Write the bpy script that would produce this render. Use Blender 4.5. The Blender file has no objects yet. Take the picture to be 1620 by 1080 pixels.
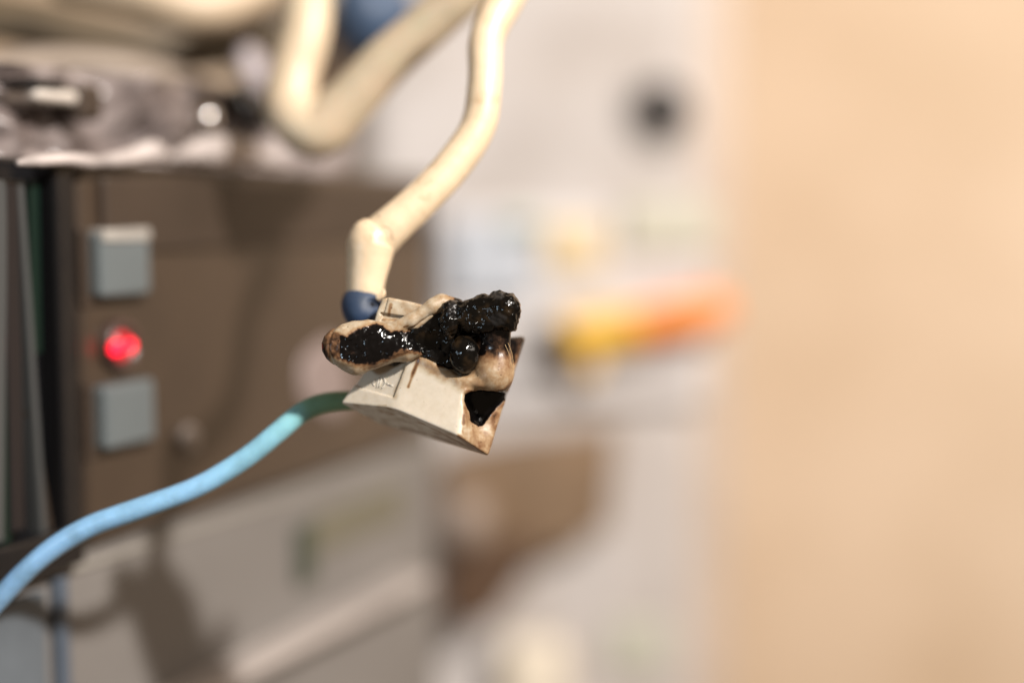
import bpy, math, random
import numpy as np
from mathutils import Vector, Matrix

C = bpy.context
sc = C.scene
# ------------------------------------------------------------------ camera
MM = 0.001
LENS, DIST, PITCH = 50.0, 168.0, math.radians(5.53)      # DIST: mm from lens to the connector
FWD = np.array([0, math.cos(PITCH), -math.sin(PITCH)])
UPV = np.array([0, math.sin(PITCH), math.cos(PITCH)])
RGT = np.array([1.0, 0, 0])
CAM = -DIST * FWD
PXMM = 36.0 * DIST / LENS / 1620.0                       # mm per photo pixel in the focus plane
FPX = LENS / 36.0 * 1620.0

cam_d = bpy.data.cameras.new('camera')
cam = bpy.data.objects.new('camera', cam_d)
sc.collection.objects.link(cam)
cam.location = Vector(CAM * MM)
cam.rotation_euler = (math.pi / 2 - PITCH, 0, 0)
cam_d.lens, cam_d.sensor_width = LENS, 36.0
cam_d.clip_start, cam_d.clip_end = 0.005, 20
cam_d.dof.use_dof = True
cam_d.dof.focus_distance = (DIST + 0.0) * MM
cam_d.dof.aperture_fstop = 4.0
cam_d.dof.aperture_blades = 9
sc.camera = cam

# ------------------------------------------------------------------ world, lamps, exposure
w = bpy.data.worlds.new('World'); sc.world = w; w.use_nodes = True
bg = w.node_tree.nodes['Background']
bg.inputs[0].default_value = (1.0, 0.74, 0.52, 1); bg.inputs[1].default_value = 0.20

def lamp(name, loc, aim, size, power, col):
    d = bpy.data.lights.new(name, 'AREA'); d.shape = 'DISK'; d.size = size; d.energy = power; d.color = col
    o = bpy.data.objects.new(name, d); sc.collection.objects.link(o)
    o.location = Vector(loc)
    o.rotation_euler = (Vector(aim) - Vector(loc)).to_track_quat('-Z', 'Y').to_euler()
    return o
LD = 40 * RGT + 40 * UPV - 47 * FWD
LD = LD / np.linalg.norm(LD)
AIM = np.array([-5.0, 10, -5])
lamp('work_lamp', (AIM + LD * 620) * MM, AIM * MM, 0.034, 8.6, (1.0, 0.93, 0.86))
lamp('warm_fill_lamp', (0.42, -0.12, 0.34), (0.08, 0.2, -0.05), 0.22, 1.15, (1.0, 0.90, 0.80))  # added warm fill from the right, not a known lamp
lamp('cool_side_lamp', (-0.30, -0.30, 0.02), (0, 0, 0), 0.05, 0.42, (0.62, 0.82, 1.0))
sc.view_settings.view_transform = 'Standard'
sc.view_settings.look = 'None'
sc.view_settings.exposure = 0.0
sc.view_settings.gamma = 1.0
sc.cycles.max_bounces = 6
sc.cycles.use_denoising = True

# ------------------------------------------------------------------ helpers
def P(px, py, d=0.0):
    """photo pixel and depth behind the focus plane (mm) -> world mm"""
    z = DIST + d
    return CAM + FWD * z + RGT * ((px - 810) / FPX * z) + UPV * ((540 - py) / FPX * z)
def RP(rpx, d=0.0):
    return rpx * PXMM * (DIST + d) / DIST

def tag(o, label=None, cat=None, group=None, kind=None):
    for k, v in (('label', label), ('category', cat), ('group', group), ('kind', kind)):
        if v: o[k] = v
    return o
def origin_of(o):
    p = np.zeros(3)
    while o is not None:
        p += np.array(o.location) / MM; o = o.parent
    return p
def empty(name, at, label, cat, group=None):
    o = bpy.data.objects.new(name, None); sc.collection.objects.link(o)
    o.location = Vector(np.array(at) * MM); o.empty_display_size = 0.005
    return tag(o, label, cat, group)
def obj(name, verts, faces, mat, parent=None, at=None, smooth=True, attrs=None):
    v = np.asarray(verts, dtype=float)
    if parent is not None: at = origin_of(parent)
    elif at is None: at = (v.min(0) + v.max(0)) / 2 * np.array([1, 1, 0]) + np.array([0, 0, v.min(0)[2]])
    me = bpy.data.meshes.new(name)
    v = (v - at) * MM
    if isinstance(faces, np.ndarray):
        n = len(faces)
        me.vertices.add(len(v)); me.vertices.foreach_set('co', v.ravel())
        me.loops.add(n * 4); me.loops.foreach_set('vertex_index', faces.ravel().astype(np.int32))
        me.polygons.add(n); me.polygons.foreach_set('loop_start', np.arange(0, 4 * n, 4, dtype=np.int32))
        me.polygons.foreach_set('loop_total', np.full(n, 4, dtype=np.int32))
        me.update(calc_edges=True)
    else:
        me.from_pydata([tuple(p) for p in v], [], faces)
        me.update()
    for k, a in (attrs or {}).items():
        t = me.attributes.new(k, 'FLOAT', 'POINT'); t.data.foreach_set('value', np.asarray(a, dtype=np.float32))
    me.materials.append(mat)
    me.polygons.foreach_set('use_smooth', [smooth] * len(me.polygons))
    o = bpy.data.objects.new(name, me); sc.collection.objects.link(o)
    if parent is not None: o.parent = parent
    else: o.location = Vector(np.array(at) * MM)
    return o
def bevel(o, width, seg=3):
    m = o.modifiers.new('bevel', 'BEVEL'); m.width = width * MM; m.segments = seg; m.limit_method = 'ANGLE'
    m.harden_normals = False
    return o
def box(name, c0, c1, frame, mat, parent=None, bv=0.6, at=None):
    """box between local corners in a frame (O, ex, ey, ez)"""
    O, ex, ey, ez = frame
    vs = []
    for k in range(8):
        a = (c0[0], c1[0])[k & 1]; b = (c0[1], c1[1])[k >> 1 & 1]; c = (c0[2], c1[2])[k >> 2 & 1]
        vs.append(O + ex * a + ey * b + ez * c)
    fs = [(0, 2, 3, 1), (4, 5, 7, 6), (0, 1, 5, 4), (2, 6, 7, 3), (0, 4, 6, 2), (1, 3, 7, 5)]
    o = obj(name, vs, fs, mat, parent, at, smooth=False)
    if np.dot(np.cross(ex, ey), ez) < 0: o.data.flip_normals()
    if bv: bevel(o, bv)
    return o
def catmull(pts, n):
    p = np.array(pts, dtype=float)
    p = np.vstack([2 * p[0] - p[1], p, 2 * p[-1] - p[-2]])
    out = []
    for i in range(1, len(p) - 2):
        t = np.linspace(0, 1, n, endpoint=False)[:, None]
        a, b, c, d = p[i - 1], p[i], p[i + 1], p[i + 2]
        out.append(0.5 * (2 * b + (c - a) * t + (2 * a - 5 * b + 4 * c - d) * t ** 2 + (3 * b - a - 3 * c + d) * t ** 3))
    out.append(p[-2][None])
    return np.vstack(out)
def tube(name, path, mat, parent=None, seg=32, n=14, cap=True, at=None, wob=0.0, seed=0, attr=None):
    """path rows: x,y,z,r in mm (world)"""
    q = catmull(path, n)
    rng = np.random.RandomState(seed)
    c, r = q[:, :3], q[:, 3].copy()
    tang = np.gradient(c, axis=0); tang /= np.linalg.norm(tang, axis=1)[:, None]
    if cap:                                          # rounded ends
        for side in (0, 1):
            e = c[0] if side == 0 else c[-1]; t = -tang[0] if side == 0 else tang[-1]; rr = r[0] if side == 0 else r[-1]
            a = np.linspace(0.25, 1.45, 6)
            cc = e + t * (np.sin(a) * rr * 0.45)[:, None]; rc = np.cos(a) * rr
            if side == 0: c = np.vstack([cc[::-1], c]); r = np.hstack([rc[::-1], r]); tang = np.vstack([np.tile(tang[0], (6, 1)), tang])
            else: c = np.vstack([c, cc]); r = np.hstack([r, rc]); tang = np.vstack([tang, np.tile(tang[-1], (6, 1))])
    if wob:
        k = rng.randn(len(r)); k = np.convolve(k, np.ones(7) / 7, 'same'); r = r * (1 + wob * k)
    up = np.array([0.31, 0.9, 0.2]); vs = []
    up = up - tang[0] * np.dot(up, tang[0]); up /= np.linalg.norm(up)
    for i in range(len(c)):
        up = up - tang[i] * np.dot(up, tang[i]); up /= np.linalg.norm(up)
        s = np.cross(tang[i], up)
        a = np.linspace(0, 2 * math.pi, seg, endpoint=False)[:, None]
        vs.append(c[i] + (np.cos(a) * up + np.sin(a) * s) * r[i])
    vs = np.vstack(vs); m = len(c)
    idx = np.arange(m * seg).reshape(m, seg)
    f = [(idx[i, j], idx[i, (j + 1) % seg], idx[i + 1, (j + 1) % seg], idx[i + 1, j]) for i in range(m - 1) for j in range(seg)]
    f = [tuple(int(x) for x in t) for t in f]
    f.append(tuple(int(x) for x in idx[0][::-1])); f.append(tuple(int(x) for x in idx[-1]))
    at_ = {'along': np.repeat(np.linspace(0, 1, m), seg)}
    return obj(name, vs, f, mat, parent, at, attrs=at_)

# ------------------------------------------------------------------ numpy noise, signed distances, surface nets
def vnoise(x, y, z, cell, seed=0):
    x, y, z = x / cell, y / cell, z / cell
    xi, yi, zi = np.floor(x).astype(np.int64), np.floor(y).astype(np.int64), np.floor(z).astype(np.int64)
    fx, fy, fz = x - xi, y - yi, z - zi
    fx, fy, fz = [t * t * (3 - 2 * t) for t in (fx, fy, fz)]
    tab = np.random.RandomState(seed).rand(64, 64, 64).astype(np.float32) * 2 - 1
    def g(a, b, c): return tab[(xi + a) & 63, (yi + b) & 63, (zi + c) & 63]
    x00 = g(0,0,0) * (1 - fx) + g(1,0,0) * fx; x10 = g(0,1,0) * (1 - fx) + g(1,1,0) * fx
    x01 = g(0,0,1) * (1 - fx) + g(1,0,1) * fx; x11 = g(0,1,1) * (1 - fx) + g(1,1,1) * fx
    return (x00 * (1 - fy) + x10 * fy) * (1 - fz) + (x01 * (1 - fy) + x11 * fy) * fz
def cells(x, y, z, cell, seed=0):
    """distance to the nearest random point: bubbly foam (0 at bubble centre)"""
    rng = np.random.RandomState(seed); off = rng.rand(32, 32, 32, 3).astype(np.float32)
    X, Y, Z = x / cell, y / cell, z / cell
    xi, yi, zi = [np.floor(t).astype(np.int64) for t in (X, Y, Z)]
    best = np.full(X.shape, 9.0, dtype=np.float32)
    for a in (-1, 0, 1):
        for b in (-1, 0, 1):
            for c in (-1, 0, 1):
                o = off[(xi + a) & 31, (yi + b) & 31, (zi + c) & 31]
                d = (xi + a + o[..., 0] - X) ** 2 + (yi + b + o[..., 1] - Y) ** 2 + (zi + c + o[..., 2] - Z) ** 2
                best = np.minimum(best, d)
    return np.sqrt(best)
def sstep(a, b, x):
    t = np.clip((x - a) / (b - a), 0, 1); return t * t * (3 - 2 * t)
def smin(a, b, k):
    h = np.clip(0.5 + 0.5 * (b - a) / k, 0, 1)
    return b * (1 - h) + a * h - k * h * (1 - h)
def smax(a, b, k): return -smin(-a, -b, k)
def poly2(u, v, pts):
    """signed distance to a 2-D polygon"""
    p = np.array(pts, dtype=float); n = len(p)
    d = np.full(u.shape, 1e9); inside = np.zeros(u.shape, dtype=bool)
    for i in range(n):
        a, b = p[i], p[(i + 1) % n]; e = b - a
        wu, wv = u - a[0], v - a[1]
        t = np.clip((wu * e[0] + wv * e[1]) / (e @ e), 0, 1)
        d = np.minimum(d, (wu - e[0] * t) ** 2 + (wv - e[1] * t) ** 2)
        if a[1] != b[1]:
            c = ((a[1] <= v) != (b[1] <= v)) & (u < (b[0] - a[0]) * (v - a[1]) / (b[1] - a[1]) + a[0])
            inside ^= c
    d = np.sqrt(d)
    return np.where(inside, -d, d)
def seg3(p, a, b, ra, rb, asp=(1, 1, 1)):
    a, b = np.array(a, float), np.array(b, float)
    e = b - a
    q = [p[i] - a[i] for i in range(3)]
    t = np.clip(sum(q[i] * e[i] for i in range(3)) / max(e @ e, 1e-9), 0, 1)
    return np.sqrt(sum(((q[i] - e[i] * t) * asp[i]) ** 2 for i in range(3))) - (ra + (rb - ra) * t)
def ell(p, c, r):
    k0 = np.sqrt(sum(((p[i] - c[i]) / r[i]) ** 2 for i in range(3)))
    return (k0 - 1) * min(r)
def pillow(p, pts, w0, h, R):
    """traced outline given real thickness: half depth h, rim radius R; w0 may vary over u,v"""
    s = poly2(p[0], p[1], pts)
    a = s + R; b = np.abs(p[2] - w0) - (h - R)
    return np.minimum(np.maximum(a, b), 0) + np.hypot(np.maximum(a, 0), np.maximum(b, 0)) - R
def plane3(a, b, c, inside):
    a, b, c = [np.array(t, float) for t in (a, b, c)]
    n = np.cross(b - a, c - a); n /= np.linalg.norm(n)
    if n @ (np.array(inside) - a) > 0: n = -n
    return n, a
def nets(f, lo, hi, h):
    ax = [np.arange(lo[i], hi[i] + h, h) for i in range(3)]
    U, V, W = np.meshgrid(*ax, indexing='ij')
    F = f((U, V, W)).astype(np.float32)
    s = F < 0
    nx, ny, nz = F.shape
    cnt = np.zeros((nx - 1, ny - 1, nz - 1), np.float32); acc = np.zeros((nx - 1, ny - 1, nz - 1, 3), np.float32)
    corners = [(i, j, k) for i in (0, 1) for j in (0, 1) for k in (0, 1)]
    def sl(A, c): return A[c[0]:nx - 1 + c[0], c[1]:ny - 1 + c[1], c[2]:nz - 1 + c[2]]
    for a in corners:
        for d in range(3):
            if a[d] == 1: continue
            b = list(a); b[d] = 1
            fa, fb = sl(F, a), sl(F, b)
            m = (fa < 0) != (fb < 0)
            t = np.where(m, fa / np.where(m, fa - fb, 1), 0)
            for e in range(3):
                acc[..., e] += np.where(m, a[e] + (t if e == d else 0), 0)
            cnt += m
    act = cnt > 0
    idx = -np.ones(act.shape, np.int64); idx[act] = np.arange(act.sum())
    I = np.argwhere(act)
    pos = (I + acc[act] / cnt[act][:, None]) * h + np.array([ax[0][0], ax[1][0], ax[2][0]])
    faces = []
    for d in range(3):
        e, g = (d + 1) % 3, (d + 2) % 3
        sa = [slice(None)] * 3; sb = [slice(None)] * 3
        sa[d] = slice(0, -1); sb[d] = slice(1, None)
        diff = s[tuple(sa)] != s[tuple(sb)]
        q = np.argwhere(diff)
        ok = (q[:, e] > 0) & (q[:, g] > 0) & (q[:, e] < F.shape[e] - 1) & (q[:, g] < F.shape[g] - 1)
        q = q[ok]
        flip = s[tuple(q.T)]
        def at(de, dg):
            r = q.copy(); r[:, e] += de; r[:, g] += dg
            return idx[tuple(r.T)]
        quad = np.stack([at(-1, -1), at(0, -1), at(0, 0), at(-1, 0)], 1)
        quad[~flip] = quad[~flip][:, ::-1]
        faces.append(quad)
    return pos, np.vstack(faces)
def uvw_to_world(q):
    """connector space (photo px right, px down, px away) -> world mm: one rigid scaling about the focus point"""
    q = np.asarray(q, float)
    return (q[:, :1] - 810) * PXMM * RGT + (540 - q[:, 1:2]) * PXMM * UPV + q[:, 2:3] * PXMM * FWD

# ------------------------------------------------------------------ materials
def mat(name, col, rough=0.5, metal=0.0, bump=0.0, bscale=300, var=0.0, vscale=60, col2=None, sss=0.0, coat=0.0, emit=None, estr=0, trans=0.0, spec=0.5):
    m = bpy.data.materials.new(name); m.use_nodes = True
    nt = m.node_tree; b = nt.nodes['Principled BSDF']
    b.inputs['Base Color'].default_value = (*col, 1); b.inputs['Roughness'].default_value = rough
    b.inputs['Metallic'].default_value = metal; b.inputs['Coat Weight'].default_value = coat
    b.inputs['Specular IOR Level'].default_value = spec
    b.inputs['Transmission Weight'].default_value = trans
    if sss:
        b.inputs['Subsurface Weight'].default_value = sss; b.inputs['Subsurface Scale'].default_value = 0.0012
        b.inputs['Subsurface Radius'].default_value = (1, 0.6, 0.35)
    if emit: b.inputs['Emission Color'].default_value = (*emit, 1); b.inputs['Emission Strength'].default_value = estr
    tc = nt.nodes.new('ShaderNodeTexCoord')
    if var or col2:
        n = nt.nodes.new('ShaderNodeTexNoise'); n.inputs['Scale'].default_value = vscale; n.inputs['Detail'].default_value = 5
        nt.links.new(tc.outputs['Object'], n.inputs['Vector'])
        r = nt.nodes.new('ShaderNodeValToRGB')
        c2 = col2 or tuple(c * (1 - var) for c in col)
        r.color_ramp.elements[0].position = 0.35; r.color_ramp.elements[1].position = 0.68
        r.color_ramp.elements[0].color = (*c2, 1); r.color_ramp.elements[1].color = (*col, 1)
        nt.links.new(n.outputs['Fac'], r.inputs[0]); nt.links.new(r.outputs[0], b.inputs['Base Color'])
    if bump:
        n = nt.nodes.new('ShaderNodeTexNoise'); n.inputs['Scale'].default_value = bscale; n.inputs['Detail'].default_value = 4
        nt.links.new(tc.outputs['Object'], n.inputs['Vector'])
        bp = nt.nodes.new('ShaderNodeBump'); bp.inputs['Strength'].default_value = bump; bp.inputs['Distance'].default_value = 0.001
        nt.links.new(n.outputs['Fac'], bp.inputs['Height']); nt.links.new(bp.outputs[0], b.inputs['Normal'])
    return m
def ramp(nt, stops, interp='LINEAR'):
    r = nt.nodes.new('ShaderNodeValToRGB'); cr = r.color_ramp; cr.interpolation = interp
    while len(cr.elements) < len(stops): cr.elements.new(0.5)
    for e, (p, c) in zip(cr.elements, stops):
        e.position = p; e.color = (*c, 1) if len(c) == 3 else c
    return r
def burnt_mat():
    m = bpy.data.materials.new('scorched_plastic'); m.use_nodes = True
    nt = m.node_tree; b = nt.nodes['Principled BSDF']; L = nt.links.new
    at = nt.nodes.new('ShaderNodeAttribute'); at.attribute_name = 'burn'
    tc = nt.nodes.new('ShaderNodeTexCoord')
    n = nt.nodes.new('ShaderNodeTexNoise'); n.inputs['Scale'].default_value = 900; n.inputs['Detail'].default_value = 6; n.inputs['Roughness'].default_value = 0.65
    L(tc.outputs['Object'], n.inputs['Vector'])
    # edge wobble: burn + (noise-.5)*k, scaled down where the plastic is clean
    s = nt.nodes.new('ShaderNodeMath'); s.operation = 'SUBTRACT'; L(n.outputs['Fac'], s.inputs[0]); s.inputs[1].default_value = 0.5
    sc_ = nt.nodes.new('ShaderNodeMath'); sc_.operation = 'MULTIPLY'; L(s.outputs[0], sc_.inputs[0])
    gate = nt.nodes.new('ShaderNodeMath'); gate.operation = 'MULTIPLY_ADD'; L(at.outputs['Fac'], gate.inputs[0]); gate.inputs[1].default_value = 1.1; gate.inputs[2].default_value = 0.16
    L(gate.outputs[0], sc_.inputs[1])
    ad = nt.nodes.new('ShaderNodeMath'); ad.operation = 'ADD'; L(at.outputs['Fac'], ad.inputs[0]); L(sc_.outputs[0], ad.inputs[1])
    r = ramp(nt, [(0.0, (0.52, 0.465, 0.385)), (0.16, (0.42, 0.36, 0.27)), (0.34, (0.27, 0.18, 0.10)), (0.52, (0.15, 0.075, 0.035)), (0.70, (0.028, 0.016, 0.011)), (0.85, (0.003, 0.0025, 0.0025))])
    L(ad.outputs[0], r.inputs[0])
    # tiny soot specks
    v = nt.nodes.new('ShaderNodeTexVoronoi'); v.inputs['Scale'].default_value = 1100; L(tc.outputs['Object'], v.inputs['Vector'])
    vr = ramp(nt, [(0.06, (0.25, 0.15, 0.08)), (0.13, (1, 1, 1))]); L(v.outputs['Distance'], vr.inputs[0])
    n2 = nt.nodes.new('ShaderNodeTexNoise'); n2.inputs['Scale'].default_value = 260; L(tc.outputs['Object'], n2.inputs['Vector'])
    gate2 = ramp(nt, [(0.0, (0, 0, 0)), (0.12, (0.8, 0.8, 0.8)), (1.0, (1, 1, 1))]); L(at.outputs['Fac'], gate2.inputs[0])
    mx = nt.nodes.new('ShaderNodeMixRGB'); mx.blend_type = 'MULTIPLY'; L(gate2.outputs[0], mx.inputs[0]); L(r.outputs[0], mx.inputs[1]); L(vr.outputs[0], mx.inputs[2])
    L(mx.outputs[0], b.inputs['Base Color'])
    rr = ramp(nt, [(0.0, (0.42,) * 3), (0.25, (0.40,) * 3), (0.50, (0.46,) * 3), (0.72, (0.20,) * 3), (0.9, (0.14,) * 3)]); L(ad.outputs[0], rr.inputs[0])
    L(rr.outputs[0], b.inputs['Roughness'])
    sp = ramp(nt, [(0.0, (0.45,) * 3), (0.25, (0.35,) * 3), (0.5, (0.22,) * 3), (0.9, (0.32,) * 3)]); L(ad.outputs[0], sp.inputs[0]); L(sp.outputs[0], b.inputs['Specular IOR Level'])
    sr = ramp(nt, [(0.0, (0.25,) * 3), (0.5, (0.0,) * 3)]); L(at.outputs['Fac'], sr.inputs[0]); L(sr.outputs[0], b.inputs['Subsurface Weight'])
    b.inputs['Subsurface Scale'].default_value = 0.0008; b.inputs['Subsurface Radius'].default_value = (1, 0.7, 0.45)
    # relief: fine when clean, blistered when burnt
    n3 = nt.nodes.new('ShaderNodeTexNoise'); n3.inputs['Scale'].default_value = 900; n3.inputs['Detail'].default_value = 3; L(tc.outputs['Object'], n3.inputs['Vector'])
    st = ramp(nt, [(0.0, (0.04,) * 3), (0.3, (0.10,) * 3), (0.6, (0.16,) * 3), (0.85, (0.17,) * 3)]); L(at.outputs['Fac'], st.inputs[0])
    bp = nt.nodes.new('ShaderNodeBump'); bp.inputs['Distance'].default_value = 0.0004; L(n3.outputs['Fac'], bp.inputs['Height']); L(st.outputs[0], bp.inputs['Strength'])
    L(bp.outputs[0], b.inputs['Normal'])
    return m
def char_mat():
    m = bpy.data.materials.new('glossy_char'); m.use_nodes = True
    nt = m.node_tree; b = nt.nodes['Principled BSDF']; L = nt.links.new
    tc = nt.nodes.new('ShaderNodeTexCoord')
    at = nt.nodes.new('ShaderNodeAttribute'); at.attribute_name = 'ash'
    n = nt.nodes.new('ShaderNodeTexNoise'); n.inputs['Scale'].default_value = 420; n.inputs['Detail'].default_value = 5; L(tc.outputs['Object'], n.inputs['Vector'])
    r = ramp(nt, [(0.35, (0.001, 0.001, 0.001)), (0.52, (0.003, 0.0025, 0.002)), (0.68, (0.022, 0.013, 0.006))]); L(n.outputs['Fac'], r.inputs[0])
    mx = nt.nodes.new('ShaderNodeMixRGB'); L(at.outputs['Fac'], mx.inputs[0]); L(r.outputs[0], mx.inputs[1]); mx.inputs[2].default_value = (0.022, 0.020, 0.019, 1)
    L(mx.outputs[0], b.inputs['Base Color'])
    mr = nt.nodes.new('ShaderNodeMath'); mr.operation = 'MULTIPLY_ADD'; L(at.outputs['Fac'], mr.inputs[0]); mr.inputs[1].default_value = 0.35; mr.inputs[2].default_value = 0.12
    L(mr.outputs[0], b.inputs['Roughness'])
    b.inputs['Specular IOR Level'].default_value = 0.30
    v = nt.nodes.new('ShaderNodeTexVoronoi'); v.inputs['Scale'].default_value = 1000; v.feature = 'SMOOTH_F1'; L(tc.outputs['Object'], v.inputs['Vector'])
    n2 = nt.nodes.new('ShaderNodeTexNoise'); n2.inputs['Scale'].default_value = 1500; n2.inputs['Detail'].default_value = 3; L(tc.outputs['Object'], n2.inputs['Vector'])
    ad = nt.nodes.new('ShaderNodeMath'); ad.operation = 'ADD'; L(v.outputs['Distance'], ad.inputs[0]); L(n2.outputs['Fac'], ad.inputs[1])
    bp = nt.nodes.new('ShaderNodeBump'); bp.inputs['Distance'].default_value = 0.00045
    pm = nt.nodes.new('ShaderNodeTexNoise'); pm.inputs['Scale'].default_value = 330; pm.inputs['Detail'].default_value = 2; L(tc.outputs['Object'], pm.inputs['Vector'])
    pr = ramp(nt, [(0.42, (0.06,) * 3), (0.62, (0.70,) * 3)]); L(pm.outputs['Fac'], pr.inputs[0]); L(pr.outputs[0], bp.inputs['Strength'])
    L(ad.outputs[0], bp.inputs['Height']); L(bp.outputs[0], b.inputs['Normal'])
    return m
M_burn, M_char = burnt_mat(), char_mat()
M_brown = mat('brown_plastic', (0.044, 0.029, 0.019), 0.33, col2=(0.030, 0.020, 0.014), vscale=45, bump=0.12, bscale=120, coat=0.6)
M_brown.node_tree.nodes['Principled BSDF'].inputs['Coat Roughness'].default_value = 0.35
M_greypanel = mat('grey_panel', (0.178, 0.167, 0.158), 0.5, var=0.15, vscale=30, bump=0.08)
M_button = mat('grey_button', (0.11, 0.13, 0.138), 0.4, var=0.1)
M_black = mat('black_gloss', (0.008, 0.008, 0.009), 0.18, bump=0.15, bscale=120)
M_white = mat('white_plastic', (0.58, 0.545, 0.53), 0.5, col2=(0.44, 0.40, 0.375), vscale=28)
M_beigewall = mat('beige_wall', (0.65, 0.505, 0.37), 0.7, col2=(0.54, 0.40, 0.27), vscale=11, bump=0.15, bscale=60)

# ------------------------------------------------------------------ large structure: the back wall
def PY(px, py, Y):
    ray = P(px, py, 0) - CAM
    return CAM + ray * ((Y - CAM[1]) / ray[1])
fw = (np.zeros(3), RGT, np.array([0, 1.0, 0]), np.array([0, 0, 1.0]))
yw = P(810, 540, 330)[1]
o = box('wall', (-700, yw, -600), (700, yw + 12, 600), fw, M_beigewall, bv=0)
tag(o, kind='structure')

# ------------------------------------------------------------------ frame of the device wall on the left (recedes 66 degrees)
A0, A1 = P(120, 322, 25), P(680, 322, 120)
ES = (A1 - A0); SLEN = np.linalg.norm(ES[:2]); ES = np.array([ES[0], ES[1], 0]) / SLEN
EZ = np.array([0, 0, 1.0])
EN = np.array([ES[1], -ES[0], 0])                        # outward: to the right and to the camera
FR = (A0, ES, EN, EZ)
def SZ(px, py, n=0.0):
    """photo pixel -> (s, z) on the device wall, n mm proud of its face"""
    ray = P(px, py, 0) - CAM
    O = A0 + EN * n
    t = np.dot(O - CAM, EN) / np.dot(ray, EN)
    q = CAM + ray * t - O
    return np.dot(q, ES), q[2]
def fbox(name, px0, py0, px1, py1, n0, n1, m, parent, bv=0.5, ref=None):
    """box on the device wall; px,py give its front outline (near-left-top, far-right-bottom)"""
    s0, z0 = SZ(px0, py0, n1); s1, _ = SZ(px1, py1, n1)
    _, z1 = SZ(px0, py1, n1)
    return box(name, (s0, n0, min(z0, z1)), (s1, n1, max(z0, z1)), FR, m, parent, bv)

# ---- control module
mod = empty('control_module', A0 - EN * 15 + EZ * SZ(120, 868)[1], 'brown plastic control module with two square grey buttons and a glowing red lamp', 'control module')
zt, zb = SZ(120, 256)[1], SZ(120, 868)[1]
s_end = SZ(683, 400)[0]
box('body', (0.4, -30, zb), (s_end, 0, zt), FR, M_brown, mod, 1.0)
# darker raised lip under the top edge
M_brown2 = mat('dark_brown_plastic', (0.043, 0.030, 0.022), 0.4, var=0.2, vscale=50)
box('upper_band', (SZ(165, 285, 1.2)[0], -1, zt - 12.5), (s_end - 2, 1.2, zt - 2), FR, M_brown2, mod, 0.6)
M_bside = M_button
for (x0, y0, x1, y1, lab) in ((149, 368, 238, 472, 'upper'), (157, 612, 246, 714, 'lower')):
    s0, z0 = SZ(x0 + 10, y0, 2.4); s1, _ = SZ(x1, y0, 2.4); z1 = SZ(x0 + 10, y1, 2.4)[1]
    b = box('button', (s0, -1, z1), (s1, 2.4, z0), FR, M_button, mod, 0.7)
    box('button_recess', (s0 - 1.6, -0.5, z1 - 1.3), (s1 + 1.8, 0.35, z0 + 0.6), FR, M_brown2, b, 0.3)
    if lab == 'upper':
        M_cap = mat('pale_button_edge', (0.40, 0.38, 0.35), 0.4, var=0.4, vscale=200)
        box('button_edge', (s0 + 0.3, -0.5, z0 - 1.3), (s1 - 0.3, 2.75, z0 + 0.45), FR, M_cap, b, 0.3)
# indicator lamp
def disc_lathe(name, s, z, prof, m, parent, seg=40):
    vs = []; fs = []
    for (n, r) in prof:
        for k in range(seg):
            a = 2 * math.pi * k / seg
            vs.append(A0 + ES * (s + r * math.cos(a)) + EN * n + EZ * (z + r * math.sin(a)))
    for i in range(len(prof) - 1):
        for k in range(seg):
            fs.append((i * seg + k, i * seg + (k + 1) % seg, (i + 1) * seg + (k + 1) % seg, (i + 1) * seg + k))
    fs.append(tuple(range(seg))[::-1]); fs.append(tuple(range((len(prof) - 1) * seg, len(prof) * seg)))
    return obj(name, vs, fs, m, parent)
M_bezel = mat('lamp_bezel', (0.06, 0.035, 0.03), 0.35)
M_lens = mat('red_lens', (0.25, 0.004, 0.01), 0.3, emit=(1.0, 0.006, 0.03), estr=4.0)
M_lensd = mat('red_lens_rim', (0.25, 0.008, 0.015), 0.3, emit=(1.0, 0.008, 0.025), estr=0.5)
sl_, zl_ = SZ(196, 548, 2)
ind = disc_lathe('indicator_lamp', sl_ + 1.0, zl_, [(-0.5, 3.7), (1.2, 3.6), (1.6, 3.2), (1.6, 2.5), (1.2, 2.4)], M_bezel, mod)
disc_lathe('lens', sl_, zl_, [(0.5, 2.4), (1.5, 2.2), (2.2, 1.7), (2.5, 0.9), (2.55, 0.1)], M_lensd, ind)
for ds, dz in ((-1.7, -0.1), (1.0, 0.1)):
    disc_lathe('lamp_element', sl_ + ds, zl_ + dz, [(1.6, 0.95), (2.5, 0.9), (2.9, 0.5), (3.0, 0.1)], M_lens, ind, 20)
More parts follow.
